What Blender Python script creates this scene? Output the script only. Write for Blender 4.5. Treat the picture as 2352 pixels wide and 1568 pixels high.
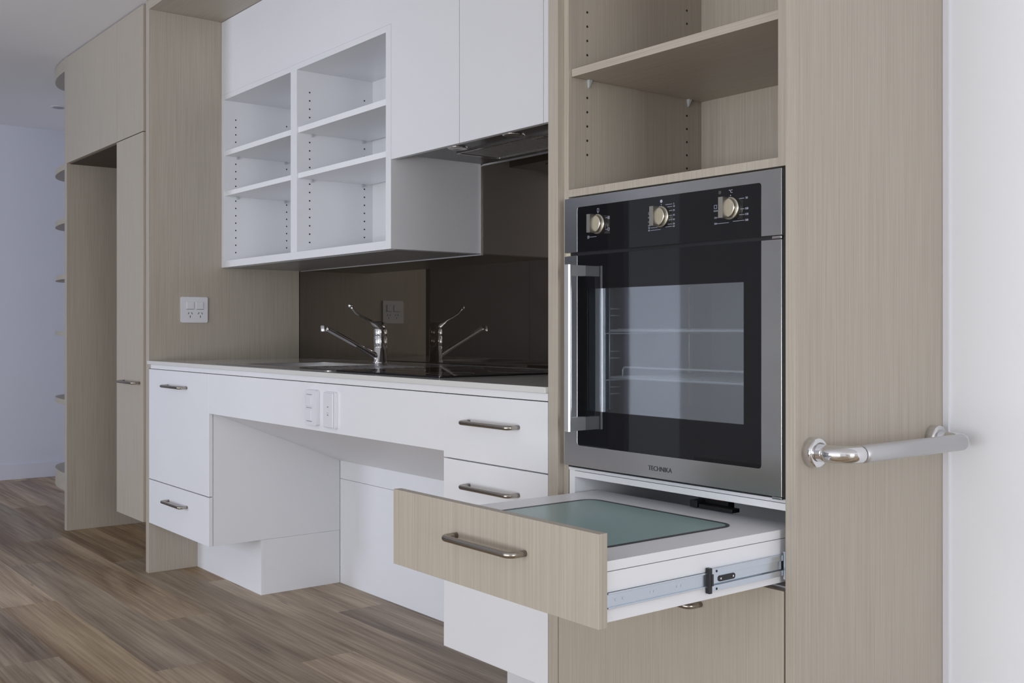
import bpy, bmesh, math, random
from mathutils import Vector, Matrix
from mathutils.geometry import tessellate_polygon
random.seed(7)
for o in list(bpy.data.objects): bpy.data.objects.remove(o)
S = bpy.context.scene
COL = S.collection

# ------------------------------------------------------------------ camera
cd = bpy.data.cameras.new('camera'); cam = bpy.data.objects.new('camera', cd); COL.objects.link(cam)
cd.sensor_width = 36.0; cd.sensor_fit = 'HORIZONTAL'
cd.lens = 2453.65/2352*36
cd.shift_y = -28/2352
cd.clip_start = 0.02
cam.location = (1.21152, -1.57276, 1.02918)
cam.rotation_euler = (math.pi/2, 0, math.pi/2 - math.radians(38.0579))
S.camera = cam
S.view_settings.view_transform = 'Standard'; S.view_settings.look = 'None'
S.view_settings.gamma = 1; S.view_settings.exposure = 0.12
S.view_settings.use_curve_mapping = False

# ------------------------------------------------------------------ world and daylight
w = bpy.data.worlds.new('world'); S.world = w; w.use_nodes = True
w.node_tree.nodes['Background'].inputs[0].default_value = (0.72, 0.82, 1.0, 1)
w.node_tree.nodes['Background'].inputs[1].default_value = 0.6
def area(name, loc, rot, sx, sy, power, col):
    l = bpy.data.lights.new(name, 'AREA'); l.shape = 'RECTANGLE'; l.size = sx; l.size_y = sy
    l.energy = power; l.color = col
    o = bpy.data.objects.new(name, l); COL.objects.link(o); o.location = loc; o.rotation_euler = rot
    return o
YF = -4.8          # inner face of the window wall
XR = 6.0           # inner face of the right wall
# light through the sliding doors (window_1): sunlit deck low down, sky above
area('deck_light', (0.4, YF-0.10, 0.55), (math.radians(90), 0, 0), 4.1, 1.0, 97, (0.975, 0.985, 1.0))
area('sky_light', (0.4, YF-0.10, 1.60), (math.radians(90), 0, 0), 4.1, 1.1, 32, (0.88, 0.94, 1.0))
# light through the side window (window_2)
area('side_sky_light', (XR+0.10, -1.9, 1.25), (math.radians(90), 0, math.radians(90)), 1.9, 1.7, 112, (0.92, 0.96, 1.0))
# light through the far left window (window_3)
area('far_sky_light', (-4.45, YF-0.10, 1.3), (math.radians(90), 0, 0), 1.3, 1.6, 82, (0.78, 0.85, 1.0))

# ------------------------------------------------------------------ materials
def nt(name):
    m = bpy.data.materials.new(name); m.use_nodes = True
    t = m.node_tree; return m, t, t.nodes['Principled BSDF']
def srgb(r, g, b):
    f = lambda c: (c/255/12.92) if c/255 <= .04045 else ((c/255+.055)/1.055)**2.4
    return (f(r), f(g), f(b), 1)
def mat(name, col, rough=.5, metal=0, ior=1.5, spec=None, coat=0, vary=0.0, vscale=4):
    m, t, p = nt(name)
    p.inputs['Base Color'].default_value = col if len(col) == 4 else (*col, 1)
    p.inputs['Roughness'].default_value = rough; p.inputs['Metallic'].default_value = metal
    p.inputs['IOR'].default_value = ior
    if coat: p.inputs['Coat Weight'].default_value = coat; p.inputs['Coat Roughness'].default_value = .03
    # every surface gets a faint procedural unevenness
    tc = t.nodes.new('ShaderNodeTexCoord'); n = t.nodes.new('ShaderNodeTexNoise'); n.inputs['Scale'].default_value = vscale
    n.inputs['Detail'].default_value = 2
    t.links.new(tc.outputs['Object'], n.inputs['Vector'])
    mr = t.nodes.new('ShaderNodeMapRange')
    mr.inputs[3].default_value = max(0.0, rough*(1-.12)); mr.inputs[4].default_value = min(1, rough*(1+.12))
    t.links.new(n.outputs['Fac'], mr.inputs[0]); t.links.new(mr.outputs[0], p.inputs['Roughness'])
    if vary:
        mx = t.nodes.new('ShaderNodeMix'); mx.data_type = 'RGBA'
        c = p.inputs['Base Color'].default_value
        mx.inputs[6].default_value = (c[0]*(1-vary), c[1]*(1-vary), c[2]*(1-vary), 1)
        mx.inputs[7].default_value = (min(1, c[0]*(1+vary)), min(1, c[1]*(1+vary)), min(1, c[2]*(1+vary)), 1)
        t.links.new(n.outputs['Fac'], mx.inputs[0]); t.links.new(mx.outputs[2], p.inputs['Base Color'])
    return m
def laminate(name, vertical=True, c0=(.384, .340, .281), c1=(.462, .416, .352)):
    m, t, p = nt(name)
    tc = t.nodes.new('ShaderNodeTexCoord'); mp = t.nodes.new('ShaderNodeMapping')
    mp.inputs['Scale'].default_value = (1, 1, .012) if vertical else (.012, 1, 1)
    t.links.new(tc.outputs['Object'], mp.inputs[0])
    a = t.nodes.new('ShaderNodeTexNoise'); a.inputs['Scale'].default_value = 420; a.inputs['Detail'].default_value = 2
    b = t.nodes.new('ShaderNodeTexNoise'); b.inputs['Scale'].default_value = 240; b.inputs['Detail'].default_value = 3
    t.links.new(mp.outputs[0], a.inputs['Vector']); t.links.new(mp.outputs[0], b.inputs['Vector'])
    ad = t.nodes.new('ShaderNodeMath'); ad.operation = 'ADD'
    t.links.new(a.outputs['Fac'], ad.inputs[0]); t.links.new(b.outputs['Fac'], ad.inputs[1])
    mr = t.nodes.new('ShaderNodeMapRange'); mr.inputs[1].default_value = .72; mr.inputs[2].default_value = 1.28
    t.links.new(ad.outputs[0], mr.inputs[0])
    cr = t.nodes.new('ShaderNodeValToRGB'); cr.color_ramp.elements[0].color = (*c0, 1); cr.color_ramp.elements[1].color = (*c1, 1)
    t.links.new(mr.outputs[0], cr.inputs[0]); t.links.new(cr.outputs[0], p.inputs['Base Color'])
    p.inputs['Roughness'].default_value = .42
    return m
BEIGE = laminate('beige_linear_laminate'); BEIGE_H = laminate('beige_linear_laminate_horizontal', False)
WHITE = mat('white_melamine', (.78, .785, .815), .33, vary=.01)
WHITE_IN = mat('white_melamine_interior', (.84, .85, .87), .4, vary=.01)
PAINT = mat('white_wall_paint', (.76, .76, .78), .75, vary=.01)
PAINT_R = mat('white_wall_paint_right', (.78, .79, .82), .75, vary=.01)
PAINT_L = mat('daylight_tinted_white', (.70, .71, .80), .7, vary=.01)  # blue of the far daylight mixed into the white
CEIL = mat('ceiling_paint', (.86, .86, .89), .8, vary=.01)
TAUPE = mat('warm_white_wall_paint', (.78, .77, .76), .7, vary=.02)
CHAR = mat('dark_reflection_charcoal', (.022, .019, .017), .55)  # near-black of the unseen objects added to darken reflections
STEEL = mat('brushed_stainless', (.66, .655, .65), .20, 1, vary=.03, vscale=9)
SATIN = mat('satin_nickel', (.40, .37, .33), .26, 1)
SATINGRIP = mat('satin_grip_steel', (.60, .60, .61), .5, 1)
ALU = mat('matt_aluminium', (.86, .87, .89), .42, 1)
CHROME = mat('polished_chrome', (.74, .74, .75), .05, 1)
ZINC = mat('zinc_plated_steel', (.62, .68, .75), .28, 1)
BLACKG = mat('black_glass', (.010, .010, .012), .02, ior=1.5)
SPLASH = mat('brown_back_painted_glass', (.020, .015, .011), .02, ior=2.05)
SPLASH.node_tree.nodes['Principled BSDF'].inputs['Specular Tint'].default_value = (1.0, .86, .72, 1)
TOPM = mat('worktop_surface', (.66, .655, .64), .06, ior=1.5)
BLACK = mat('black_plastic', (.012, .012, .014), .4)
DARK = mat('dark_shadow_gap', (.02, .018, .016), .8)
RED = mat('red_plastic', (.25, .02, .015), .4)
KNOB = mat('champagne_knob_metal', (.56, .53, .46), .3, 1)
ENAMEL = mat('grey_oven_enamel', (.14, .155, .17), .35)
WIRE = mat('bright_wire', (.92, .93, .95), .35, .45)
MARK = mat('white_print', (.40, .42, .52), .5)
LOGO = mat('grey_print', (.05, .05, .055), .5)
TEAL = mat('frosted_teal_glass', (.24, .36, .35), .30, ior=1.5, vary=.02)
RIMM = mat('dark_rubber_rim', (.035, .033, .035), .4)
PLASTIC = mat('white_plastic', (.72, .72, .76), .3)
HOODM = mat('dark_hood_steel', (.17, .17, .175), .28, .8)
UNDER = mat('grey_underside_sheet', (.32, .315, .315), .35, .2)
CLEARP = mat('clear_support_plastic', (.55, .57, .58), .15, .3)
LAMPG = mat('lamp_reflector', (.85, .85, .86), .12, 1)
# half-mirrored window pane of the oven door
def pane_mat():
    m, t, p = nt('coated_window_glass')
    out = t.nodes['Material Output']; g = t.nodes.new('ShaderNodeBsdfGlossy'); tr = t.nodes.new('ShaderNodeBsdfTransparent')
    g.inputs['Roughness'].default_value = .03; g.inputs['Color'].default_value = (.86, .90, .95, 1)
    tr.inputs['Color'].default_value = (.93, .96, .98, 1)
    mx = t.nodes.new('ShaderNodeMixShader'); n = t.nodes.new('ShaderNodeTexNoise'); n.inputs['Scale'].default_value = 2
    mr = t.nodes.new('ShaderNodeMapRange'); mr.inputs[3].default_value = .36; mr.inputs[4].default_value = .40
    t.links.new(n.outputs['Fac'], mr.inputs[0]); t.links.new(mr.outputs[0], mx.inputs[0])
    t.links.new(tr.outputs[0], mx.inputs[1]); t.links.new(g.outputs[0], mx.inputs[2]); t.links.new(mx.outputs[0], out.inputs[0])
    return m
PANE = pane_mat()
def clear_glass():
    m, t, p = nt('clear_window_glass')
    out = t.nodes['Material Output']; g = t.nodes.new('ShaderNodeBsdfGlossy'); tr = t.nodes.new('ShaderNodeBsdfTransparent')
    g.inputs['Roughness'].default_value = .01
    mx = t.nodes.new('ShaderNodeMixShader'); n = t.nodes.new('ShaderNodeTexNoise')
    mr = t.nodes.new('ShaderNodeMapRange'); mr.inputs[3].default_value = .04; mr.inputs[4].default_value = .06
    t.links.new(n.outputs['Fac'], mr.inputs[0]); t.links.new(mr.outputs[0], mx.inputs[0])
    t.links.new(tr.outputs[0], mx.inputs[1]); t.links.new(g.outputs[0], mx.inputs[2]); t.links.new(mx.outputs[0], out.inputs[0])
    return m
CLEAR = clear_glass()
def floor_mat():
    m, t, p = nt('wood_planks')
    N = t.nodes.new; L = t.links.new
    at = N('ShaderNodeAttribute'); at.attribute_name = 'plank'
    sp = N('ShaderNodeSeparateColor'); L(at.outputs['Color'], sp.inputs[0])
    tc = N('ShaderNodeTexCoord')
    off = N('ShaderNodeCombineXYZ'); sc = N('ShaderNodeMath'); sc.operation = 'MULTIPLY'; sc.inputs[1].default_value = 37
    L(sp.outputs[1], sc.inputs[0]); L(sc.outputs[0], off.inputs[0]); L(sc.outputs[0], off.inputs[2])
    va = N('ShaderNodeVectorMath'); va.operation = 'ADD'; L(tc.outputs['Object'], va.inputs[0]); L(off.outputs[0], va.inputs[1])
    # long waves
    m1 = N('ShaderNodeMapping'); m1.inputs['Scale'].default_value = (.55, 6, 1); L(va.outputs[0], m1.inputs[0])
    n1 = N('ShaderNodeTexNoise'); n1.inputs['Scale'].default_value = 1.3; n1.inputs['Detail'].default_value = 4; n1.inputs['Distortion'].default_value = .8
    L(m1.outputs[0], n1.inputs['Vector'])
    m2 = N('ShaderNodeMapping'); m2.inputs['Scale'].default_value = (1.0, 42, 1); L(va.outputs[0], m2.inputs[0])
    n2 = N('ShaderNodeTexNoise'); n2.inputs['Scale'].default_value = 2.2; n2.inputs['Detail'].default_value = 5; n2.inputs['Distortion'].default_value = .6
    L(m2.outputs[0], n2.inputs['Vector'])
    ad = N('ShaderNodeMath'); ad.operation = 'ADD'; L(n1.outputs['Fac'], ad.inputs[0])
    ml = N('ShaderNodeMath'); ml.operation = 'MULTIPLY'; ml.inputs[1].default_value = .6; L(n2.outputs['Fac'], ml.inputs[0]); L(ml.outputs[0], ad.inputs[1])
    mr = N('ShaderNodeMapRange'); mr.inputs[1].default_value = .55; mr.inputs[2].default_value = 1.03; L(ad.outputs[0], mr.inputs[0])
    cr = N('ShaderNodeValToRGB'); e = cr.color_ramp
    e.elements[0].position = 0; e.elements[0].color = (.165, .118, .082, 1)
    e.elements[1].position = 1; e.elements[1].color = (.56, .46, .345, 1)
    x = e.elements.new(.35); x.color = (.30, .228, .165, 1)
    x = e.elements.new(.65); x.color = (.42, .335, .25, 1)
    L(mr.outputs[0], cr.inputs[0])
    # occasional dark feature streaks
    m3 = N('ShaderNodeMapping'); m3.inputs['Scale'].default_value = (1.6, 22, 1); L(va.outputs[0], m3.inputs[0])
    n3 = N('ShaderNodeTexNoise'); n3.inputs['Scale'].default_value = 1.1; n3.inputs['Detail'].default_value = 3; n3.inputs['Distortion'].default_value = 1.5
    L(m3.outputs[0], n3.inputs['Vector'])
    r3 = N('ShaderNodeMapRange'); r3.inputs[1].default_value = .66; r3.inputs[2].default_value = .78; L(n3.outputs['Fac'], r3.inputs[0])
    mk = N('ShaderNodeMix'); mk.data_type = 'RGBA'; mk.blend_type = 'MIX'
    s3 = N('ShaderNodeMath'); s3.operation = 'MULTIPLY'; s3.inputs[1].default_value = .55; L(r3.outputs[0], s3.inputs[0]); L(s3.outputs[0], mk.inputs[0])
    L(cr.outputs[0], mk.inputs[6]); mk.inputs[7].default_value = (.09, .062, .044, 1)
    # plank tone
    hs = N('ShaderNodeHueSaturation'); L(mk.outputs[2], hs.inputs['Color'])
    tv = N('ShaderNodeMapRange'); tv.inputs[3].default_value = .80; tv.inputs[4].default_value = 1.36; L(sp.outputs[0], tv.inputs[0]); L(tv.outputs[0], hs.inputs['Value'])
    ts = N('ShaderNodeMapRange'); ts.inputs[3].default_value = 1.10; ts.inputs[4].default_value = 1.50; L(sp.outputs[2], ts.inputs[0]); L(ts.outputs[0], hs.inputs['Saturation'])
    L(hs.outputs[0], p.inputs['Base Color'])
    p.inputs['Roughness'].default_value = .48
    bp = N('ShaderNodeBump'); bp.inputs['Strength'].default_value = .12; bp.inputs['Distance'].default_value = .002
    L(n2.outputs['Fac'], bp.inputs['Height']); L(bp.outputs[0], p.inputs['Normal'])
    return m
WOOD = floor_mat()

# ------------------------------------------------------------------ helpers
def box(bm, x0, x1, y0, y1, z0, z1):
    if x0 > x1: x0, x1 = x1, x0
    if y0 > y1: y0, y1 = y1, y0
    if z0 > z1: z0, z1 = z1, z0
    v = [bm.verts.new(p) for p in ((x0,y0,z0),(x1,y0,z0),(x1,y1,z0),(x0,y1,z0),(x0,y0,z1),(x1,y0,z1),(x1,y1,z1),(x0,y1,z1))]
    for f in ((0,3,2,1),(4,5,6,7),(0,1,5,4),(1,2,6,5),(2,3,7,6),(3,0,4,7)): bm.faces.new([v[i] for i in f])
    return bm
def boxes(*bs):
    bm = bmesh.new()
    for b in bs: box(bm, *b)
    return bm
def tube(bm, pts, r, seg=14, cap=True, flat=1.0):
    pts = [Vector(p) for p in pts]; n = len(pts)
    rs = r if isinstance(r, (list, tuple)) else [r]*n
    tang = []
    for i in range(n):
        a = pts[max(0, i-1)]; b = pts[min(n-1, i+1)]; tang.append((b-a).normalized())
    up = Vector((0,0,1)) if abs(tang[0].z) < .9 else Vector((1,0,0))
    nrm = (up - tang[0]*up.dot(tang[0])).normalized()
    rings = []
    for i in range(n):
        nrm = (nrm - tang[i]*nrm.dot(tang[i])).normalized(); bi = tang[i].cross(nrm)
        rings.append([bm.verts.new(pts[i] + (nrm*math.cos(2*math.pi*k/seg)*flat + bi*math.sin(2*math.pi*k/seg))*rs[i]) for k in range(seg)])
    for i in range(n-1):
        for k in range(seg):
            f = bm.faces.new((rings[i][k], rings[i][(k+1)%seg], rings[i+1][(k+1)%seg], rings[i+1][k])); f.smooth = True
    if cap: bm.faces.new(rings[0][::-1]); bm.faces.new(rings[-1])
    return bm
def arc_path(pts, rad, n=8):
    """polyline with rounded corners"""
    pts = [Vector(p) for p in pts]; out = [pts[0]]
    for i in range(1, len(pts)-1):
        a, b, c = pts[i-1], pts[i], pts[i+1]
        d1 = (a-b).normalized(); d2 = (c-b).normalized(); ang = d1.angle(d2)
        t = rad/math.tan(ang/2); ce = b + (d1+d2).normalized()*(rad/math.sin(ang/2))
        p1 = b+d1*t; p2 = b+d2*t; v1 = p1-ce; v2 = p2-ce; om = v1.angle(v2)
        for k in range(n+1):
            s = k/n; out.append(ce + (v1*math.sin((1-s)*om) + v2*math.sin(s*om))/math.sin(om))
    out.append(pts[-1]); return out
def lathe(bm, prof, c, axis='z', seg=32):
    """prof: (radius, height) pairs along the axis from c"""
    c = Vector(c); rings = []
    for r, h in prof:
        ring = []
        for k in range(seg):
            a = 2*math.pi*k/seg; u, v = r*math.cos(a), r*math.sin(a)
            p = {'z': Vector((u, v, h)), 'y': Vector((u, h, v)), 'x': Vector((h, u, v))}[axis]
            ring.append(bm.verts.new(c+p))
        rings.append(ring)
    for i in range(len(rings)-1):
        for k in range(seg):
            f = bm.faces.new((rings[i][k], rings[i][(k+1)%seg], rings[i+1][(k+1)%seg], rings[i+1][k])); f.smooth = True
    bm.faces.new(rings[0][::-1]); bm.faces.new(rings[-1]); return bm
def rrect(x0, x1, z0, z1, r=0.0, n=6, corners=(1,1,1,1)):
    """2D rounded rect; corners bl br tr tl"""
    pts = []
    for (cx, cz, a0, on) in ((x0, z0, 180, corners[0]), (x1, z0, 270, corners[1]), (x1, z1, 0, corners[2]), (x0, z1, 90, corners[3])):
        if r and on:
            ox = cx + (r if cx == x0 else -r); oz = cz + (r if cz == z0 else -r)
            for k in range(n+1):
                a = math.radians(a0 + 90*k/n); pts.append((ox + r*math.cos(a), oz + r*math.sin(a)))
        else: pts.append((cx, cz))
    return pts
def plate(bm, polys, t0, t1, plane='xz'):
    """extruded polygon with holes: polys[0] outer, others holes"""
    P3 = {'xz': lambda a, b, t: (a, t, b), 'xy': lambda a, b, t: (a, b, t), 'yz': lambda a, b, t: (t, a, b)}[plane]
    tris = tessellate_polygon([[Vector((a, b, 0)) for a, b in p] for p in polys])
    flat = [q for p in polys for q in p]
    A = [bm.verts.new(P3(a, b, t0)) for a, b in flat]; B = [bm.verts.new(P3(a, b, t1)) for a, b in flat]
    for t in tris:
        try: bm.faces.new([A[i] for i in t]); bm.faces.new([B[i] for i in reversed(t)])
        except ValueError: pass
    s = 0
    for p in polys:
        n = len(p)
        for k in range(n): bm.faces.new((A[s+k], A[s+(k+1)%n], B[s+(k+1)%n], B[s+k]))
        s += n
    return bm
def world_loc(o):
    v = Vector((0,0,0))
    while o: v += Vector(o.location); o = o.parent
    return v
def obj(name, bm, m, parent=None, bevel=0, origin=None, label=None):
    """links bm (in world coordinates) as ONE mesh object"""
    bmesh.ops.recalc_face_normals(bm, faces=bm.faces)
    base = Vector(origin) if origin is not None else (world_loc(parent) if parent else Vector((0,0,0)))
    bmesh.ops.translate(bm, vec=-base, verts=bm.verts)
    me = bpy.data.meshes.new(name); bm.to_mesh(me); bm.free()
    for mm in (m if isinstance(m, (list, tuple)) else [m]): me.materials.append(mm)
    o = bpy.data.objects.new(name, me); COL.objects.link(o)
    if parent: o.parent = parent; o.location = base - world_loc(parent)
    else: o.location = base
    if bevel:
        b = o.modifiers.new('bevel', 'BEVEL'); b.width = bevel; b.segments = 2; b.limit_method = 'ANGLE'; b.angle_limit = math.radians(40)
        b.harden_normals = False
    if label: o['label'] = label
    return o
def thing(name, label, cat, loc, group=None):
    o = bpy.data.objects.new(name, None); COL.objects.link(o); o.location = loc; o.empty_display_size = .1
    o['label'] = label; o['category'] = cat
    if group: o['group'] = group
    return o
def tag(o, label, cat, group=None):
    o['label'] = label; o['category'] = cat
    if group: o['group'] = group
    return o
def struct(name, bm, m, bevel=0):
    o = obj(name, bm, m, None, bevel); o['kind'] = 'structure'; return o
def bow_handle(parent, x0, x1, y, z, label=None):
    """satin D handle: feet at x0,x1 on the plane y, bar towards the room"""
    bm = bmesh.new(); r = .0058
    tube(bm, arc_path([(x0, y+.0005, z), (x0, y-.033, z), (x1, y-.033, z), (x1, y+.0005, z)], .014, 8), r, 16)
    return obj('handle', bm, SATIN, parent, label=label or 'satin nickel bow handle')
def text_mesh(parent, name, s, x, y, z, size, m, align='CENTER', label=None, lift=.0006):
    cu = bpy.data.curves.new(name, 'FONT'); cu.body = s; cu.size = size; cu.align_x = align; cu.align_y = 'CENTER'; cu.extrude = lift/2
    t = bpy.data.objects.new(name, cu); COL.objects.link(t)
    dg = bpy.context.evaluated_depsgraph_get(); me = bpy.data.meshes.new_from_object(t.evaluated_get(dg)); bpy.data.objects.remove(t)
    bm = bmesh.new(); bm.from_mesh(me); bpy.data.meshes.remove(me)
    bmesh.ops.transform(bm, matrix=Matrix.Translation((x, y, z)) @ Matrix.Rotation(math.pi/2, 4, 'X'), verts=bm.verts)
    return bm

# ------------------------------------------------------------------ setting
ZC = 2.422; XL = -6.66; YB = .70; YN = .4936
# floor: individual planks with tone stored per plank
bm = bmesh.new(); lay = bm.loops.layers.color.new('plank')
seams = {0: .01, -1: 1.08, -3: .55, -4: 1.286, 2: 1.36, -2: 1.62, 1: .62, -5: .3, -6: .95}
known = {(-3, -2): .80, (-1, -2): .45}
for k in range(-20, 5):
    y0 = -.055 + .19*k; y1 = y0+.19
    if y1 < YF-.2: continue
    s = seams.get(k, random.random()*1.8)
    j = int(math.floor((XL - .3 - s)/1.8))
    while s + j*1.8 < XR+.3:
        x0 = s + j*1.8; x1 = x0+1.8
        c = (random.random(), random.random(), random.random(), 1)
        cx0 = max(x0, XL-.2); cx1 = min(x1, XR+.2)
        if cx1 > cx0:
            vs = [bm.verts.new(p) for p in ((cx0, y0, 0), (cx1, y0, 0), (cx1, y1, 0), (cx0, y1, 0))]
            f = bm.faces.new(vs)
            for l in f.loops: l[lay] = c
        j += 1
fl = struct('floor', bm, WOOD)
struct('ceiling', boxes((XL-.15, XR+.15, YF-.15, .9, ZC, ZC+.1)), CEIL)
struct('wall_left', boxes((XL-.12, XL, YF-.12, .9, 0, ZC)), PAINT_L)
struct('wall_back', boxes((XL, .03, YB+.008, YB+.12, 0, ZC)), PAINT)
struct('wall_right_nib', boxes((.0225, XR, YN, .9, 0, ZC)), PAINT_R).name = 'wall_back_right'
# right wall with a window opening
def wall_y(name, x0, x1, y0, y1, opens, m):
    bm = bmesh.new(); xs = x0
    for (a, b, za, zb) in opens:
        box(bm, xs, a, y0, y1, 0, ZC)
        if za > 0: box(bm, a, b, y0, y1, 0, za)
        box(bm, a, b, y0, y1, zb, ZC); xs = b
    box(bm, xs, x1, y0, y1, 0, ZC); return struct(name, bm, m)
wall_y('wall_front', XL, XR, YF-.08, YF, [(-5.1, -3.8, .5, 2.1), (-1.7, 2.5, .02, 2.18)], TAUPE)
struct('wall_added_for_reflection', boxes((-3.02, -2.90, YF, -2.40, 0, ZC)), mat('reflection_wall_grey', (.20, .20, .205), .7, vary=.02))  # unseen partition, added to shape what the oven glass reflects
bm = boxes((XR, XR+.08, YF-.08, -2.85, 0, ZC), (XR, XR+.08, -.95, .9, 0, ZC), (XR, XR+.08, -2.85, -.95, 0, .4), (XR, XR+.08, -2.85, -.95, 2.1, ZC))
struct('wall_right', bm, PAINT)
FRM = mat('window_frame_aluminium', (.5, .5, .5), .4, .6)
def window_y(n, x0, x1, z0, z1, mull):
    y0, y1 = YF-.06, YF-.02
    bs = [(x0, x1, y0, y1, z0, z0+.05), (x0, x1, y0, y1, z1-.05, z1), (x0, x0+.05, y0, y1, z0+.05, z1-.05), (x1-.05, x1, y0, y1, z0+.05, z1-.05)]
    for q in mull: bs.append((q-.03, q+.03, y0, y1, z0+.05, z1-.05))
    o = struct('window_%d' % n, boxes(*bs), FRM)
    obj('pane', boxes((x0+.04, x1-.04, YF-.043, YF-.037, z0+.04, z1-.04)), CLEAR, o)
window_y(1, -1.7, 2.5, .02, 2.18, (-.3, 1.1))
window_y(3, -5.1, -3.8, .5, 2.1, ())
o = struct('window_2', boxes((XR+.02, XR+.06, -2.85, -.95, .4, .45), (XR+.02, XR+.06, -2.85, -.95, 2.05, 2.1), (XR+.02, XR+.06, -2.85, -2.8, .45, 2.05), (XR+.02, XR+.06, -1.0, -.95, .45, 2.05)), FRM)
obj('pane', boxes((XR+.037, XR+.043, -2.81, -.99, .44, 2.06)), CLEAR, o)
struct('baseboard_left', boxes((XL, XL+.014, YF, YB, 0, .105)), PAINT_L, .003)
struct('trim_1', boxes((.0225, .035, YN-.006, YN, 0, ZC)), PLASTIC)
# unseen panels and cupboard, added only for reflections in oven glass and splashback
d1 = struct('reflection_panel_pale', boxes((-2.90, -2.86, -2.79, -2.40, 0, 2.2)), mat('reflection_panel_grey', (.35, .37, .42), .5), .003)  # made-up slab, gives the paler band in the oven reflection
struct('reflection_panel_dark', boxes((-6.30, -5.25, YF, YF+.04, 0, 2.3)), CHAR, .003)  # made-up slab, darkens the left part of the oven reflection
tl = thing('added_reflection_cupboard', 'unseen charcoal cupboard block added on the left wall to darken the splashback reflection', 'cupboard', (-6.4, -2.7, 0))  # made-up cupboard, keeps the splashback reflection dark
obj('body', boxes((XL+.002, -6.12, -4.00, -1.9, 0.0, 2.3)), CHAR, tl)
obj('door', boxes((-6.12, -6.10, -4.00, -2.952, .08, 2.3)), CHAR, tl, .001)
obj('door', boxes((-6.12, -6.10, -2.948, -1.9, .08, 2.3)), CHAR, tl, .001)
# recessed downlight on the far ceiling
dl = thing('downlight', 'small round recessed downlight in the far ceiling left of the tall cabinets', 'light', (-5.82, .32, ZC))
obj('ring', lathe(bmesh.new(), [(.05, -.004), (.052, 0), (.052, .004), (.035, .004)], (-5.82, .32, ZC)), PLASTIC, dl)
obj('lens', lathe(bmesh.new(), [(.034, -.001), (.034, .001)], (-5.82, .32, ZC-.004)), mat('downlight_lens', (.25, .26, .3), .2), dl)

# ------------------------------------------------------------------ oven tower
T = thing('oven_tower_cabinet', 'beige laminate tall oven tower with open niche above the oven and pulled-out drawer below', 'cabinet', (-.32, .3, 0))
ZT = ZC-.003
CF = .018                                   # carcass front plane
obj('side_panel', boxes((.0008, .0219, 0, YN, 0, ZT)), BEIGE, T, .0006)
obj('side_panel', boxes((-.6631, -.6294, 0, .69, 0, ZT)), BEIGE, T, .0006)
XA, XB = -.6314+.0022, -.0065                # carcass outer
bs = [(XA, -.6126, CF, .47, .10, ZT), (-.0295, XB, CF, .47, 1.3275, ZT),
      (-.6126, -.0295, CF, .47, 1.3275, 1.3442),
      (-.6126, -.0295, CF, .47, 2.38, ZT)]
carc = obj('carcass', boxes(*bs), BEIGE, T, .0005)
obj('back_panel', boxes((-.6126, -.0295, .4611, .47, 1.3442, 2.38)), BEIGE, T)
shf = obj('shelf', boxes((-.6106, -.0305, .0255, .46, 1.6005, 1.6175)), BEIGE_H, T, .0005)
# the shelf front edge reads 1.5917-1.6082 at its right end
for z in ():
    pass
def holes(parent, spots, r):
    first = None
    for (x, y, z) in spots:
        if first is None:
            first = obj('pin_hole', lathe(bmesh.new(), [(r, -.0004), (r, .0006)], (0, 0, 0), 'x', 10), DARK, None)
            h = first
        else:
            h = first.copy(); COL.objects.link(h)
        h.parent = parent; h.location = Vector((x, y, z)) - world_loc(parent)
spots = []
for y in (.0745, .4075):
    for i in range(0, 14):
        z = 1.5925 + .0327*(i-5)
        if abs(z-1.5925) > .01: spots.append((-.6126, y, z))
holes(T, spots, .0028)
for (x, sg) in ((-.6126, 1), (-.0295, -1)):
    for y in (.0776, .4115):
        bm = bmesh.new()
        z = 1.6005
        vs = [(x, y-.006, z), (x, y+.006, z), (x+sg*.010, y+.006, z), (x+sg*.010, y-.006, z), (x, y-.002, z-.019), (x, y+.002, z-.019), (x+sg*.004, y+.001, z-.017), (x+sg*.004, y-.001, z-.017)]
        V = [bm.verts.new(p) for p in vs]
        for f in ((0,1,2,3),(4,5,6,7),(0,1,5,4),(1,2,6,5),(2,3,7,6),(3,0,4,7)): bm.faces.new([V[i] for i in f])
        lathe(bm, [(.0035, 0), (.0035, .004)], (x+(0 if sg > 0 else -.004), y, z-.009), 'x', 10)
        obj('shelf_support', bm, CLEARP, shf, .0012)
# white inner drawer carcass
obj('drawer_carcass', boxes((-.6096, -.5918, CF, .5, .10, .718), (-.5918, -.0001, CF, .5, .6985, .7115), (-.5918, -.0001, .49, .5, .10, .6985), (-.5918, -.0001, CF+.01, .49, .55, .558)), WHITE_IN, T, .0005)
obj('oven_rail', boxes((-.6096, -.0001, CF-.002, .45, .7130, .7195)), WHITE, T, .0005)
# lower door
ld = obj('door', boxes((-.6270, -.0030, -.0, CF-.002, .105, .5565)), BEIGE, T, .0006)
ld.location.y += 0.0
bow_handle(ld, -.4013, -.2013, 0.0, .4935)
obj('kickboard', boxes((-.6270, -.003, .05, .066, 0, .10)), BEIGE, T)
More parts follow.
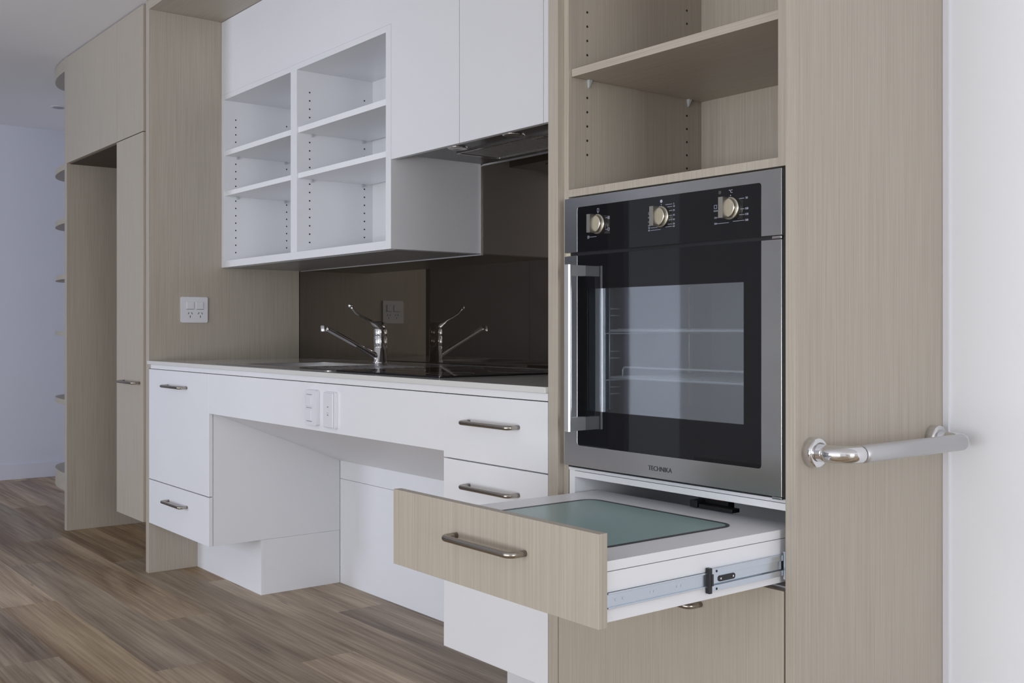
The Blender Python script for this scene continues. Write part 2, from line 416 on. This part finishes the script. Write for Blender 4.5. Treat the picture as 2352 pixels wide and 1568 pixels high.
# pulled-out drawer
YD = -.448
dr = obj('drawer', boxes((-.0290, -.0147, YD+.02, .072, .5695, .6485), (-.5750, -.5607, YD+.02, .072, .5695, .6485),
                         (-.5607, -.0290, .058, .072, .5695, .6485), (-.5607, -.0290, YD+.02, .058, .5700, .5780),
                         (-.5750, -.0147, YD+.02, .072, .6495, .6655)), WHITE, T, .0006, label='white melamine drawer box with solid top')
obj('drawer_front', boxes((-.6080, -.0075, YD, YD+.0185, .5635, .7118)), BEIGE, dr, .0008, label='beige laminate drawer front')
bow_handle(dr, -.3895, -.1895, YD, .6525)
bm = bmesh.new(); plate(bm, [rrect(-.4900, -.0895, -.375, -.024, .034, 8), rrect(-.4830, -.0965, -.368, -.031, .027, 8)], .6652, .6668, 'xy')
obj('insert_rim', bm, RIMM, dr, label='dark rubber rim')
bm = bmesh.new(); plate(bm, [rrect(-.4830, -.0965, -.368, -.031, .027, 8)], .6652, .6662, 'xy')
obj('glass_insert', bm, TEAL, dr, label='frosted teal glass board set in the drawer top')
for sx in (-1, 1):
    X0 = -.0147 if sx > 0 else -.5750
    q = lambda a: X0 + sx*a
    bm = boxes((q(0), q(.003), YD+.022, -.05, .5915, .6165))
    box(bm, q(0), q(.0055), YD+.022, -.05, .6140, .6165); box(bm, q(0), q(.0055), YD+.022, -.05, .5915, .5940)
    for yy in (-.408, -.392, -.33, -.322, -.268, -.258): lathe(bm, [(.0022, 0), (.0022, .0006)], (q(.003) if sx > 0 else q(.0036), yy, .604), 'x', 10)
    r1 = obj('runner', bm, ZINC, dr, .0004, label='zinc ball-bearing drawer runner')
    bm = boxes((q(.003), q(.0072), -.190, .03, .5965, .6115))
    box(bm, q(.003), q(.0096), -.190, .03, .6115, .6215); box(bm, q(.003), q(.0096), -.190, .03, .5845, .5945)
    r2 = obj('runner_channel', bm, ZINC, dr, .0004, label='zinc intermediate runner channel')
    bm = bmesh.new()
    box(bm, q(.002), q(.0105), -.197, -.190, .5815, .6245); box(bm, q(.002), q(.0112), -.192, -.187, .594, .614)
    plate(bm, [rrect(-.172, -.128, .5985, .6085, .0045, 5)], q(.0072), q(.0084), 'yz')
    for zz in (.589, .619): lathe(bm, [(.0022, 0), (.0022, .0006)], (q(.0096), -.178, zz-.001), 'x', 10)
    r3 = obj('runner_end_cap', bm, BLACK, dr, .0003, label='black plastic runner end cap and latch')
    for yy in (-.166, -.134): obj('rivet', lathe(bmesh.new(), [(.0018, 0), (.0018, .0007)], (q(.0084), yy, .6035), 'x', 10), CHROME, dr)
obj('cabinet_runner', boxes((-.0045, -.0010, .002, .45, .578, .628), (-.0068, -.0045, .004, .45, .578, .582), (-.0068, -.0045, .004, .45, .624, .628)), ZINC, T, label='zinc runner channel fixed inside the tower')
obj('damper', boxes((-.285, -.205, .085, .105, .6670, .6840), (-.262, -.175, .062, .085, .6670, .6750), (-.285, -.265, .06, .085, .6670, .6810)), BLACK, T, .001, label='black plastic damper behind the drawer')
obj('damper_clip', boxes((-.245, -.215, .083, .095, .6842, .6900)), RED, T, label='red plastic clip')

# ------------------------------------------------------------------ wall oven
OX0, OX1, OZ0, OZ1 = -.6053, -.0075, .7258, 1.3208
O = thing('wall_oven', 'stainless steel built-in oven with black glass side-opening door in the beige tower', 'oven', (-.3064, .02, .7200))
# body cavity: five walls
cx0, cx1, cz0, cz1, cy = -.545, -.062, .835, 1.150, .42
obj('body', boxes((cx0-.025, cx0, .019, .45, .735, 1.315), (cx1, cx1+.04, .019, .45, .735, 1.315), (cx0, cx1, .019, .45, .735, cz0), (cx0, cx1, .019, .45, cz1, 1.315), (cx0, cx1, cy, .45, cz0, cz1)), ENAMEL, O, label='grey enamel oven cavity')
obj('gasket', boxes((-.0095, -.0050, .006, .02, .727, 1.319), (OX0, OX1, .006, .018, 1.1925, 1.2000), (OX0+.002, OX1, .010, .018, .7215, .7300)), BLACK, O)
# control panel
bm = bmesh.new()
plate(bm, [[(OX0, 1.2), (-.5626, 1.2), *[p for p in rrect(-.5626, -.0535, 1.2, 1.2990, .006, 5, (0,0,1,1)) if p[1] > 1.2001][::-1], (-.0535, 1.2), (OX1, 1.2), (OX1, OZ1), (OX0, OZ1)]], 0, .018)
cp = obj('control_panel', bm, STEEL, O, .0004, label='stainless control panel frame')
obj('glass_fascia', plate(bmesh.new(), [rrect(-.5626, -.0535, 1.2, 1.2990, .006, 5, (0,0,1,1))], .0001, .018), BLACKG, cp, label='black glass control fascia')
# door
DZ1 = 1.1920
bm = bmesh.new()
plate(bm, [[(OX0, OZ0), (OX1, OZ0), (OX1, DZ1), (-.0535, DZ1), *[p for p in rrect(-.5626, -.0535, .7722, DZ1, .007, 5, (1,1,0,0)) if p[1] < DZ1-.0001][::-1], (-.5626, DZ1), (OX0, DZ1)]], 0, .014)
door = obj('door', bm, STEEL, O, .0004, label='stainless oven door frame')
WX0, WX1, WZ0, WZ1 = -.5300, -.0946, .8510, 1.1175
obj('black_glass', plate(bmesh.new(), [rrect(-.5626, -.0535, .7722, DZ1, .007, 5, (1,1,0,0)), rrect(WX0, WX1, WZ0, WZ1)], .0001, .006), BLACKG, door, label='black glass border of the oven door')
obj('window_pane', boxes((WX0, WX1, .0010, .0045, WZ0, WZ1)), PANE, door, label='half-mirrored oven window')
bm = text_mesh(door, 'logo', 'TECHNIKA', -.3105, -.0004, .7450, .0135, LOGO)
obj('brand_lettering', bm, LOGO, door, label='dark grey brand lettering')
# door handle: flat bar standing off at the left
hx0, hx1, hz0, hz1 = -.5520, -.5330, .8070, 1.1700
bm = bmesh.new()
plate(bm, [rrect(hx0, hx1, -.050, -.040, .004, 5)], hz0, hz1, 'xy')
box(bm, hx0+.002, hx1-.002, -.041, .001, hz1-.024, hz1-.001)
box(bm, hx0+.002, hx1-.002, -.041, .001, hz0+.001, hz0+.030)
obj('handle', bm, ALU, door, .0008, label='brushed aluminium vertical handle')
for zz in (1.1935, .7195): obj('hinge', boxes((-.030, -.0085, .001, .012, zz, zz+.005)), CHROME, O, .001, label='chrome door hinge pin')
obj('catch', boxes((OX0+.001, OX0+.014, .004, .012, 1.193, 1.1995)), mat('cream_catch', (.55, .52, .4), .5), O, label='cream plastic catch')
# knobs
KN = [(-.4950, 1.2570), (-.3065, 1.2570), (-.1260, 1.2580)]
for kx, kz in KN:
    bm = bmesh.new()
    lathe(bm, [(.0215, 0), (.0215, -.004), (.0195, -.0045)], (kx, 0, kz), 'y', 36)
    lathe(bm, [(.0190, -.0045), (.0190, -.0125), (.0178, -.0135)], (kx, 0, kz), 'y', 36)
    k = obj('knob', bm, KNOB, cp, label='champagne metal control knob')
    # grip bar across the disc
    obj2 = boxes((kx-.0055, kx+.0055, -.0290, -.0125, kz-.0195, kz+.0195))
    b2 = bmesh.new(); b2.free()
    me = bpy.data.meshes.new('t'); bmesh.ops.recalc_face_normals(obj2, faces=obj2.faces); obj2.to_mesh(me); obj2.free()
    bb = bmesh.new(); bb.from_mesh(k.data)
    bmesh.ops.translate(bb, vec=world_loc(k), verts=bb.verts); bb.from_mesh(me)
    bmesh.ops.translate(bb, vec=-world_loc(k), verts=[v for v in bb.verts]); bb.to_mesh(k.data); bb.free(); bpy.data.meshes.remove(me)
# printed marks round the knobs
bm = bmesh.new()
def seg(x0, x1, z, t=.0007): box(bm, x0, x1, -.0004, .0006, z-t/2, z+t/2)
def ring(x, z, w, h, t=.0007):
    seg(x-w/2, x+w/2, z+h/2, t); seg(x-w/2, x+w/2, z-h/2, t)
    box(bm, x-w/2, x-w/2+t, -.0004, .0006, z-h/2, z+h/2); box(bm, x+w/2-t, x+w/2, -.0004, .0006, z-h/2, z+h/2)
def addtext(s, x, z, size):
    t = text_mesh(None, 't', s, x, 0, z, size, MARK); me = bpy.data.meshes.new('t'); t.to_mesh(me); t.free(); bm.from_mesh(me); bpy.data.meshes.remove(me)
kx, kz = KN[0]
ring(kx, kz+.0300, .006, .007); lathe(bm, [(.0009, -.0004), (.0009, .0006)], (kx, 0, kz+.0245), 'y', 8)
for (sx, dz, l) in ((1, .0115, .010), (1, -.0135, .010), (-1, .0095, .006), (-1, -.0120, .006)):
    seg(kx+sx*.0235, kx+sx*(.0235+l*.7), kz+dz); ring(kx+sx*(.0265+l*.7), kz+dz, .005, .0055)
    if sx < 0 or dz > 0: seg(kx+sx*(.0265+l*.7)-.002, kx+sx*(.0265+l*.7)+.002, kz+dz+.001); seg(kx+sx*(.0265+l*.7)-.002, kx+sx*(.0265+l*.7)+.002, kz+dz-.001)
seg(kx-.028, kx-.005, kz-.0265); ring(kx-.031, kz-.0265, .005, .0055); seg(kx-.033, kx-.029, kz-.0265)
obj('printed_marks', bm, MARK, cp, label='pale printed marks round the left dial'); bm = bmesh.new()
kx, kz = KN[1]
lathe(bm, [(.0032, -.0004), (.0032, .0006)], (kx, 0, kz+.0315), 'y', 20)
lathe(bm, [(.0010, -.0004), (.0010, .0006)], (kx, 0, kz+.0245), 'y', 8)
for s, dz, a in (('5', .0235, .012), ('10', .0185, .017), ('20', .0105, .021), ('30', .0010, .021), ('40', -.0080, .021), ('50', -.0165, .018), ('60', -.0215, .012)):
    seg(kx+a, kx+.030, kz+dz); addtext(s, kx+.0345, kz+dz, .0048)
for s, dz, a in (('120', .0010, .022), ('110', -.0080, .022), ('100', -.0155, .020), ('90', -.0205, .010), ('80', -.0255, .002)):
    seg(kx-.030, kx-a, kz+dz); addtext(s, kx-.0345, kz+dz, .0046)
ring(kx-.0335, kz+.0095, .0045, .005); seg(kx-.030, kx-.0225, kz+.0090)
obj('printed_marks', bm, MARK, cp, label='pale printed marks round the middle dial'); bm = bmesh.new()
kx, kz = KN[2]
addtext('°C', kx+.0005, kz+.0320, .0085); lathe(bm, [(.0011, -.0004), (.0011, .0006)], (kx, 0, kz+.0245), 'y', 8)
for s, dz, a in (('50', .0165, .021), ('100', -.0035, .024), ('150', -.0140, .021), ('180', -.0250, .006)):
    seg(kx+a, kx+.033, kz+dz); addtext(s, kx+.0385, kz+dz, .0056)
for s, dz, a in (('MAX', -.0020, .023), ('225', -.0150, .021), ('200', -.0265, .004)):
    seg(kx-.033, kx-a, kz+dz); addtext(s, kx-.0370, kz+dz, .0046)
ring(kx-.0370, kz+.0060, .007, .0065)
obj('printed_marks', bm, MARK, cp, label='pale printed marks round the right dial')
obj('indicator_light', lathe(bmesh.new(), [(.0035, -.0003), (.0035, .0006)], (kx-.0265, 0, kz+.0325), 'y', 16), mat('dull_indicator', (.07, .06, .06), .3), cp, label='small unlit round indicator')
# racks and ladders
def rack(z, y0, y1, raised=True):
    bm = bmesh.new(); x0, x1 = cx0+.025, cx1-.02
    tube(bm, arc_path([(x0, y1, z), (x0, y0, z), (x1, y0, z), (x1, y1, z)], .01, 4), .0031, 8)
    tube(bm, [(x0, y1, z), (x1, y1, z)], .0026, 8)
    n = 14
    for k in range(1, n):
        x = x0 + (x1-x0)*k/n; tube(bm, [(x, y0-.002, z+.003), (x, y1, z+.003)], .0015, 6)
    if raised: tube(bm, arc_path([(x0+.045, y0, z-.004), (x0+.045, y0, z+.024), (x1-.04, y0, z+.024), (x1-.04, y0, z-.004)], .008, 5), .0022, 8)
    return bm
obj('wire_rack', rack(1.0262, .055, .38, False), WIRE, O, label='bright wire oven rack, upper')
obj('wire_rack', rack(.9228, .055, .38), WIRE, O, label='bright wire oven rack with raised front bar, lower')
for x in (cx0+.012, cx1-.012):
    bm = bmesh.new()
    for y in (.07, .33): tube(bm, [(x, y, .85), (x, y, 1.13)], .002, 6)
    for z in (.885, .90, .965, .98, 1.06, 1.075): tube(bm, [(x, .07, z), (x, .10, z)], .0016, 6)
    for z in (.916, 1.020): tube(bm, [(x, .06, z), (x, .37, z)], .0018, 6)
    obj('side_ladder', bm, WIRE, O, label='wire side support')

# ------------------------------------------------------------------ grab rail
G = thing('grab_rail', 'polished chrome grab rail with satin grip on the side of the oven tower', 'grab rail', (.0219, .2464, .807))
zr = .807
for y in (.0454, .4474):
    obj('flange', lathe(bmesh.new(), [(.0270, 0), (.0270, .016), (.0262, .0185), (.0235, .020), (.018, .020)], (.0219, y, zr), 'x', 40), CHROME, G, label='round chrome wall flange')
pth = arc_path([(.0400, .0454, zr), (.1000, .0454, zr), (.1000, .4474, zr), (.0400, .4474, zr)], .036, 14)
def sub(a, b):
    bm = bmesh.new(); tube(bm, pth[a:b], .0160, 32); return bm
obj('tube', sub(0, 16), CHROME, G, label='polished chrome bend'); obj('tube', sub(16, len(pth)), CHROME, G, label='polished far bend')
bm = bmesh.new(); tube(bm, [(.1001, .0830, zr), (.1001, .100, zr), (.1001, .42, zr)], .01605, 32)
obj('grip', bm, SATINGRIP, G, label='satin textured grip')

# ------------------------------------------------------------------ base units
XP = -3.2840          # right face of the end panel beside the worktop
# end panel belongs to the pantry unit (built below)
B = thing('white_base_cabinet', 'white base cabinet with tall door over small drawer at the left end of the worktop', 'cabinet', (-2.96, .28, 0))
obj('carcass', boxes((XP+.001, -2.6425, CF, .555, .2140, .8590)), WHITE, B, .0006)
d = obj('door', boxes((XP+.002, -2.6405, 0, CF-.002, .4010, .8622)), WHITE, B, .0012)
bow_handle(d, -3.0590, -2.8590, 0, .8005)
d = obj('drawer', boxes((XP+.002, -2.6405, 0, CF-.002, .2140, .3975)), WHITE, B, .0012)
bow_handle(d, -3.0530, -2.8530, 0, .3345)
obj('kickboard', boxes((XP+.001, -2.6430, .2116, .2276, 0, .2135), (-2.6590, -2.6430, .2276, .5550, 0, .2135)), WHITE, B, .0006)
# knee space
K = tag(obj('knee_space_back_panel', boxes((-2.6424, -.70, .556, .572, 0, .4225), (-2.6424, -.70, .5562, .572, .4238, .858)), WHITE), 'white panel with a fine joint closing the back of the open knee space', 'panel')
F = thing('worktop_apron', 'white apron panel below the worktop, running over the open knee space to the right drawers', 'panel', (-1.65, 0, .7135))
obj('front', plate(bmesh.new(), [[(-2.6390, .7135), (-1.0855, .7135), (-1.0855, .6985), (-.6650, .6985), (-.6650, .8622), (-2.6390, .8622)]], 0, CF-.002), WHITE, F, .0008)
bow_handle(F, -.9720, -.7720, 0, .7965)
bm = bmesh.new()
A = (.0165, .7150); Bq = (.5555, .4960)
plate(bm, [[(A[0], A[1]), (Bq[0], Bq[1]), (Bq[0], Bq[1]+.016), (A[0], A[1]+.016)]], -2.6415, -1.0875, 'yz')
obj('sloped_cover', bm, WHITE, F, .0004, label='sloping white cover hiding the sink underside')
R = thing('white_drawer_cabinet', 'white drawer cabinet between knee space and oven tower, under the worktop', 'cabinet', (-.875, .28, 0))
obj('carcass', boxes((-1.0865, -.6645, CF, .55, .2080, .8590)), WHITE, R, .0006)
d = obj('drawer', boxes((-1.0855, -.6650, 0, CF-.002, .4650, .6955)), WHITE, R, .0010)
bow_handle(d, -.9720, -.7720, 0, .6360)
obj('drawer', boxes((-1.0855, -.6650, 0, CF-.002, .2075, .4620)), WHITE, R, .0010)
obj('kickboard', boxes((-1.0865, -.6645, .2100, .2260, 0, .2075)), WHITE, R, .0006)
# worktop
WT = thing('worktop', 'long white worktop with glossy top between the beige end panel and the oven tower', 'worktop', (-1.97, .35, .8975))
sinkX0, sinkX1, sinkY0, sinkY1 = -2.60, -2.16, .10, .47
obj('slab', plate(bmesh.new(), [[(XP+.0005, -.008), (-.6640, -.008), (-.6640, .6975), (XP+.0005, .6975)], [(sinkX0, sinkY0), (sinkX1, sinkY0), (sinkX1, sinkY1), (sinkX0, sinkY1)]], .8828, .8970, 'xy'), TOPM, WT, .0008)
obj('edge_strip', boxes((XP+.026, -.6640, -.001, .6, .8645, .8822)), WHITE, WT, .0006)
obj('end_filler', boxes((XP+.0005, XP+.0255, -.001, .3, .8660, .8822)), BEIGE, WT, label='beige laminate filler block')
obj('shadow_gap', boxes((XP+.026, -.6640, .004, .03, .8626, .8655)), DARK, WT)
# sink
SK = thing('sink', 'stainless inset sink with bowl and grooved drainer set in the worktop', 'sink', (-2.25, .3, .8975))
bm = bmesh.new()
plate(bm, [rrect(-2.70, -1.80, .045, .62, .02, 5), rrect(sinkX0+.01, sinkX1-.01, sinkY0+.01, sinkY1-.01, .03, 5)], .8972, .8990, 'xy')
obj('rim', bm, STEEL, SK, .0005)
bm = boxes((sinkX0+.002, sinkX0+.010, sinkY0+.002, sinkY1-.002, .76, .8972), (sinkX1-.010, sinkX1-.002, sinkY0+.002, sinkY1-.002, .76, .8972), (sinkX0+.01, sinkX1-.01, sinkY0+.002, sinkY0+.01, .76, .8972), (sinkX0+.01, sinkX1-.01, sinkY1-.01, sinkY1-.002, .76, .8972), (sinkX0+.002, sinkX1-.002, sinkY0+.002, sinkY1-.002, .755, .76))
obj('basin', bm, STEEL, SK)
bm = bmesh.new()
for k in range(9): box(bm, -2.10, -1.86, .13+.04*k, .135+.04*k, .8990, .9000)
obj('drainer', bm, STEEL, SK, .0004)
# mixer tap
TP = thing('mixer_tap', 'chrome kitchen mixer tap with long curved lever and slanted spout behind the sink', 'tap', (-2.350, .570, .899))
tx, ty = -2.350, .570
obj('body', lathe(bmesh.new(), [(.029, 0), (.029, .004), (.0255, .006), (.0250, .060), (.0243, .061), (.0243, .063), (.0250, .064), (.0255, .100), (.0248, .101), (.0248, .103), (.0255, .104), (.0250, .128), (.021, .138), (.012, .142)], (tx, ty, .899), 'z', 40), CHROME, TP)
bm = bmesh.new()
tube(bm, [(tx, ty, .918), (tx, ty-.035, .934), (tx, ty-.08, .957), (tx, .40, 1.002), (tx, .345, 1.029), (tx, .333, 1.032)], [.017, .0125, .0098, .0095, .0095, .0095], 18)
sp = obj('spout', bm, CHROME, TP)
obj('aerator', lathe(bmesh.new(), [(.0115, -.012), (.0120, -.010), (.0120, .010), (.008, .012)], (tx, .326, 1.032), 'z', 24), CHROME, sp)
bm = bmesh.new()
tube(bm, [(tx, ty+.012, 1.036), (tx, ty-.010, 1.042), (tx, ty-.03, 1.051), (tx, ty-.055, 1.066), (tx, ty-.085, 1.079), (tx, ty-.108, 1.092), (tx, ty-.122, 1.108), (tx, ty-.129, 1.115)], [.022, .020, .010, .0045, .0042, .0050, .0056, .0058], 16)
lathe(bm, [(.002, -.0085), (.0065, -.006), (.0085, 0), (.0065, .006), (.002, .0085)], (tx, ty-.132, 1.118), 'z', 20)
obj('lever', bm, CHROME, TP)
# cooktop
ZONE = mat('grey_zone_print', (.12, .12, .12), .4)
CT = thing('cooktop', 'black glass cooktop set in the worktop under the range hood', 'cooktop', (-1.475, .32, .897))
obj('glass', plate(bmesh.new(), [rrect(-1.765, -1.185, .055, .575, .006, 4)], .8972, .9020, 'xy'), BLACKG, CT, .0006)
for (x, y, r) in ((-1.62, .19, .09), (-1.33, .19, .07), (-1.62, .44, .07), (-1.33, .44, .09)):
    bm = bmesh.new(); plate(bm, [[(x+r*math.cos(a*math.pi/24), y+r*math.sin(a*math.pi/24)) for a in range(48)], [(x+(r-.0015)*math.cos(a*math.pi/24), y+(r-.0015)*math.sin(a*math.pi/24)) for a in range(48)]], .9018, .9022, 'xy')
    obj('zone_ring', bm, ZONE, CT)
# splashback
SB = thing('splashback', 'dark brown reflective glass splashback behind the mixer tap', 'splashback', (-1.97, .70, .8975))
obj('glass', plate(bmesh.new(), [[(XP+.001, .8975), (-.6640, .8975), (-.6640, 1.612), (-1.866, 1.612), (-1.866, 1.294), (XP+.001, 1.294)]], .6985, .7050), SPLASH, SB)
obj('edge_trim', boxes((XP+.03, -1.8665, .6935, .6985, 1.2940, 1.2972), (-1.8665, -1.8630, .6935, .6985, 1.2940, 1.6150), (-1.8630, -.6640, .6935, .6985, 1.6115, 1.6150)), ALU, SB, label='thin bright aluminium edge trim')

# ------------------------------------------------------------------ switches and outlet
def switch(name, label, x0, x1, z0, z1, dep, n):
    s = thing(name, label, 'switch', ((x0+x1)/2, 0, (z0+z1)/2))
    bm = bmesh.new(); plate(bm, [rrect(x0, x1, z0, z1, .006, 4)], -dep, 0); obj('plate', bm, PLASTIC, s, .0025)
    return s
s1 = switch('light_switch', 'white deep switch plate with two rockers on the apron, left of the pair', -1.8360, -1.7640, .7300, .8400, .014, 3)
for (a, b) in ((.744, .780), (.789, .824)):
    obj('rocker', boxes((-1.8250, -1.7900, -.0175, -.0135, a, b)), PLASTIC, s1, .0015)
GG = mat('gap_grey', (.25, .25, .28), .6)
for za in (.7415, .7835, .8250): obj('rocker_gap', boxes((-1.826, -1.790, -.0143, -.0137, za, za+.0018)), GG, s1)
s2 = switch('height_control', 'white flat control plate with small arrow buttons on the apron, right of the pair', -1.7210, -1.6480, .7280, .8390, .008, 0)
obj('cover', boxes((-1.7200, -1.6600, -.0125, -.008, .7310, .8360)), PLASTIC, s2, .002)
bm = bmesh.new()
for zz, f in ((.7935, 1), (.7680, -1)): plate(bm, [[(-1.6950, zz-.002*f), (-1.6850, zz-.002*f), (-1.6900, zz+.0025*f)]], -.0129, -.0125)
box(bm, -1.695, -1.685, -.0129, -.0125, .7745, .7755)
obj('arrow_marks', bm, mat('grey_arrow', (.2, .2, .22), .6), s2)
PO = thing('power_outlet', 'white double power outlet on the beige end panel above the worktop', 'power outlet', (XP, .195, 1.113))
bm = bmesh.new(); plate(bm, [rrect(.1360, .2550, 1.0580, 1.1690, .006, 4)], XP, XP+.008, 'yz'); obj('plate', bm, PLASTIC, PO, .003)
for y in (.178, .218):
    obj('rocker', boxes((XP+.0075, XP+.0115, y-.017, y+.016, 1.1170, 1.1480)), PLASTIC, PO, .0015)
gap = mat('socket_slot', (.06, .06, .08), .6)
for y in (.1765, .2215):
    bm = bmesh.new()
    for (dy, dz, rot) in ((-.0075, 0, -.5), (.0075, 0, .5), (0, -.0145, 0)):
        c, s_ = math.cos(rot), math.sin(rot)
        plate(bm, [[(y+dy + a*c - b*s_, 1.0985+dz + a*s_ + b*c) for a, b in ((-.0014, -.0045), (.0014, -.0045), (.0014, .0045), (-.0014, .0045))]], XP+.0070, XP+.0084, 'yz')
    obj('socket', bm, gap, PO)
    obj('rocker_gap', boxes((XP+.0078, XP+.0083, y-.017, y+.017, 1.1145, 1.1163)), mat('socket_gap', (.22, .22, .24), .6), PO)

# ------------------------------------------------------------------ overhead units
YO = .321
U = thing('open_shelf_unit', 'white open wall unit with six adjustable compartments over the sink', 'shelf', (-2.57, .5, 1.30))
zb0, zb1, zt0, zt1 = 1.3000, 1.3290, 2.0340, 2.0560
L0, L1, M0, M1, R0, R1 = XP+.001, -3.2590, -2.6120, -2.5600, -1.9010, -1.8680
obj('frame', boxes((L0, L1, YO, .697, zb0, zt1), (M0, M1, YO+.0002, .697, zb1, zt0), (R0, R1, YO, .697, zb0, zt1), (L1, R0, YO, .697, zb0, zb1), (L1, R0, YO, .697, zt0, zt1)), WHITE, U, .0005)
obj('back_panel', boxes((L1, M0, .6425, .65, zb1, zt0), (M1, R0, .6600, .668, zb1, zt0)), WHITE_IN, U)
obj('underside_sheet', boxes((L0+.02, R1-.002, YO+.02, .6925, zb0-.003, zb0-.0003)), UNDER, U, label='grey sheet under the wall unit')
spots = []
for x, s_ in ((L1, 1), (M1, 1)):
    for y in (.3765, .6215):
        for i in range(0, 23):
            z = 1.9530-.0325*i
            if z < 1.36 or min(abs(z-1.80), abs(z-1.624)) < .013: continue
            spots.append((x, y, z))
holes(U, spots, .0032)
for (a, b) in ((L1+.001, M0-.001), (M1+.001, R0-.001)):
    for (z0, z1) in ((1.7905, 1.8120), (1.6140, 1.6340)):
        sh = obj('shelf', boxes((a, b, YO+.006, .641, z0, z1)), WHITE_IN, U, .0006)
        for y in (.385, .6150):
            for xx, sg in ((a-.0008, 1), (b+.0008, -1)):
                bm = boxes((xx, xx+sg*.008, y-.005, y+.005, z0-.011, z0)); obj('shelf_support', bm, CLEARP, sh, .002)
V = thing('overhead_cupboard', 'white handleless overhead cupboard wrapping over the shelf unit and the range hood', 'cupboard', (-1.97, .5, 1.62))
obj('door', plate(bmesh.new(), [[(XP+.001, 2.0564), (-1.8665, 2.0564), (-1.8665, 1.6005), (-1.4705, 1.6005), (-1.4705, 2.3785), (XP+.001, 2.3785)]], YO, YO+.018), WHITE, V, .0010)
obj('door', boxes((-1.4680, -1.0675, YO, YO+.018, 1.6005, 2.3785)), WHITE, V, .0010)
obj('filler_panel', boxes((-1.0655, -.6640, YO, YO+.018, 1.6005, 2.3785)), WHITE, V, .0010)
obj('carcass', boxes((XP+.001, -.6640, YO+.0185, .697, 2.058, 2.378), (-1.8665, -.6640, YO+.0185, .697, 1.640, 2.058)), WHITE_IN, V)
obj('rear_strip', boxes((-1.8660, -.6640, .650, .697, 1.6260, 1.640)), WHITE, V)
H = thing('range_hood', 'slide-out stainless range hood with two round lamps under the overhead cupboard', 'range hood', (-1.46, .5, 1.62))
hz = 1.6030
obj('body', boxes((-1.7800, -1.100, YO+.0190, .640, hz, 1.639)), HOODM, H, .001)
bm = bmesh.new(); plate(bm, [rrect(-1.6300, -1.1600, .420, .600, .004, 3), rrect(-1.6220, -1.1680, .428, .592, .003, 3)], hz-.005, hz, 'xy')
obj('filter_frame', bm, STEEL, H)
bm = boxes((-1.6220, -1.1680, .428, .592, hz-.002, hz)); 
for k in range(26): box(bm, -1.616+.017*k, -1.6115+.017*k, .432, .588, hz-.0030, hz-.002)
obj('grease_filter', bm, UNDER, H)
obj('filter_latch', boxes((-1.26, -1.21, .440, .460, hz-.006, hz-.002)), STEEL, H, .001)
for x in (-1.5494, -1.2643):
    bm = bmesh.new(); lathe(bm, [(.034, 0), (.034, -.003), (.028, -.005), (.024, -.003), (.020, -.002)], (x, .372, hz), 'z', 28)
    obj('lamp', bm, LAMPG, H, label='small round chrome hood lamp')
# beige bulkhead
BH = tag(obj('bulkhead', boxes((XP+.0005, -.6640, 0, .69, 2.3800, ZC-.002)), BEIGE_H, None, .0006), 'beige laminate bulkhead at the ceiling above the white overhead cupboards', 'bulkhead')

# ------------------------------------------------------------------ tall unit at the left
P = thing('pantry_cabinet', 'beige full-height cabinet with open fridge alcove and tall door at the left of the worktop', 'cabinet', (-3.9, .3, 0))
XPL = -3.3200; XLL, XLR = -4.5250, -4.4870
obj('side_panel', boxes((XPL, XP, 0, .697, 0, ZT)), BEIGE, P, .0007)
obj('side_panel', boxes((XLL, XLR, 0, .697, 0, ZT)), BEIGE, P, .0007)
obj('carcass', boxes((-3.3700, XPL-.001, .014, .69, .205, 2.417), (-3.7030, -3.6870, CF, .69, .205, 1.8770), (XLR+.001, -3.370, CF, .69, 1.8770, 1.8930), (XLR+.001, -3.37, .60, .69, .205, 1.877), (-3.687, -3.37, CF, .6, .205, .221)), BEIGE, P)
obj('door', boxes((XLR+.001, -3.7015, 0, CF-.001, 1.8770, 2.417)), BEIGE, P, .0006)
obj('door', boxes((-3.6995, -3.3560, 0, CF-.001, 1.8770, 2.417)), BEIGE, P, .0006)
obj('alcove_ceiling', boxes((XLR+.001, -3.7035, CF, .60, 1.8740, 1.8769)), mat('alcove_top_dark_brown', (.075, .052, .038), .6), P, label='thin dark brown layer across the alcove top')  # thin dark brown layer below the beige carcass
d = obj('door', boxes((-3.7015, -3.3560, 0, CF-.001, .2050, 1.8730)), BEIGE, P, .0006)
bow_handle(d, -3.5960, -3.3960, 0, .7985)
obj('kickboard', boxes((-3.70, XPL-.001, .40, .416, 0, .204)), BEIGE, P)
E = thing('end_shelf_unit', 'beige open end shelves with rounded corners beyond the tall cabinets', 'shelf', (-4.7, .3, 0))
def rounded(x0, L, r, y1):
    pts = [(x0, .002), (x0-L, .002)]
    for k in range(1, 17):
        a = math.radians(270 - 90*k/16); pts.append((x0-L + .48*math.cos(a), .002+r + r*math.sin(a)))
    pts += [(x0-L-.48, y1), (x0, y1)]; return pts
for z0, z1 in ((2.355, 2.417), (1.850, 1.880), (1.575, 1.603), (1.288, 1.313), (.996, 1.019), (.640, .668), (.200, .290)):
    obj('shelf', plate(bmesh.new(), [rounded(XLL-.0005, .01, .16, .66)], z0, z1, 'xy'), BEIGE_H, E, .0006)
obj('back_panel', boxes((XLL-.485, XLL-.0005, .661, .677, .20, 2.417)), BEIGE, E)
obj('plinth', boxes((XLL-.28, XLL-.0005, .10, .66, 0, .1995)), BEIGE, E)
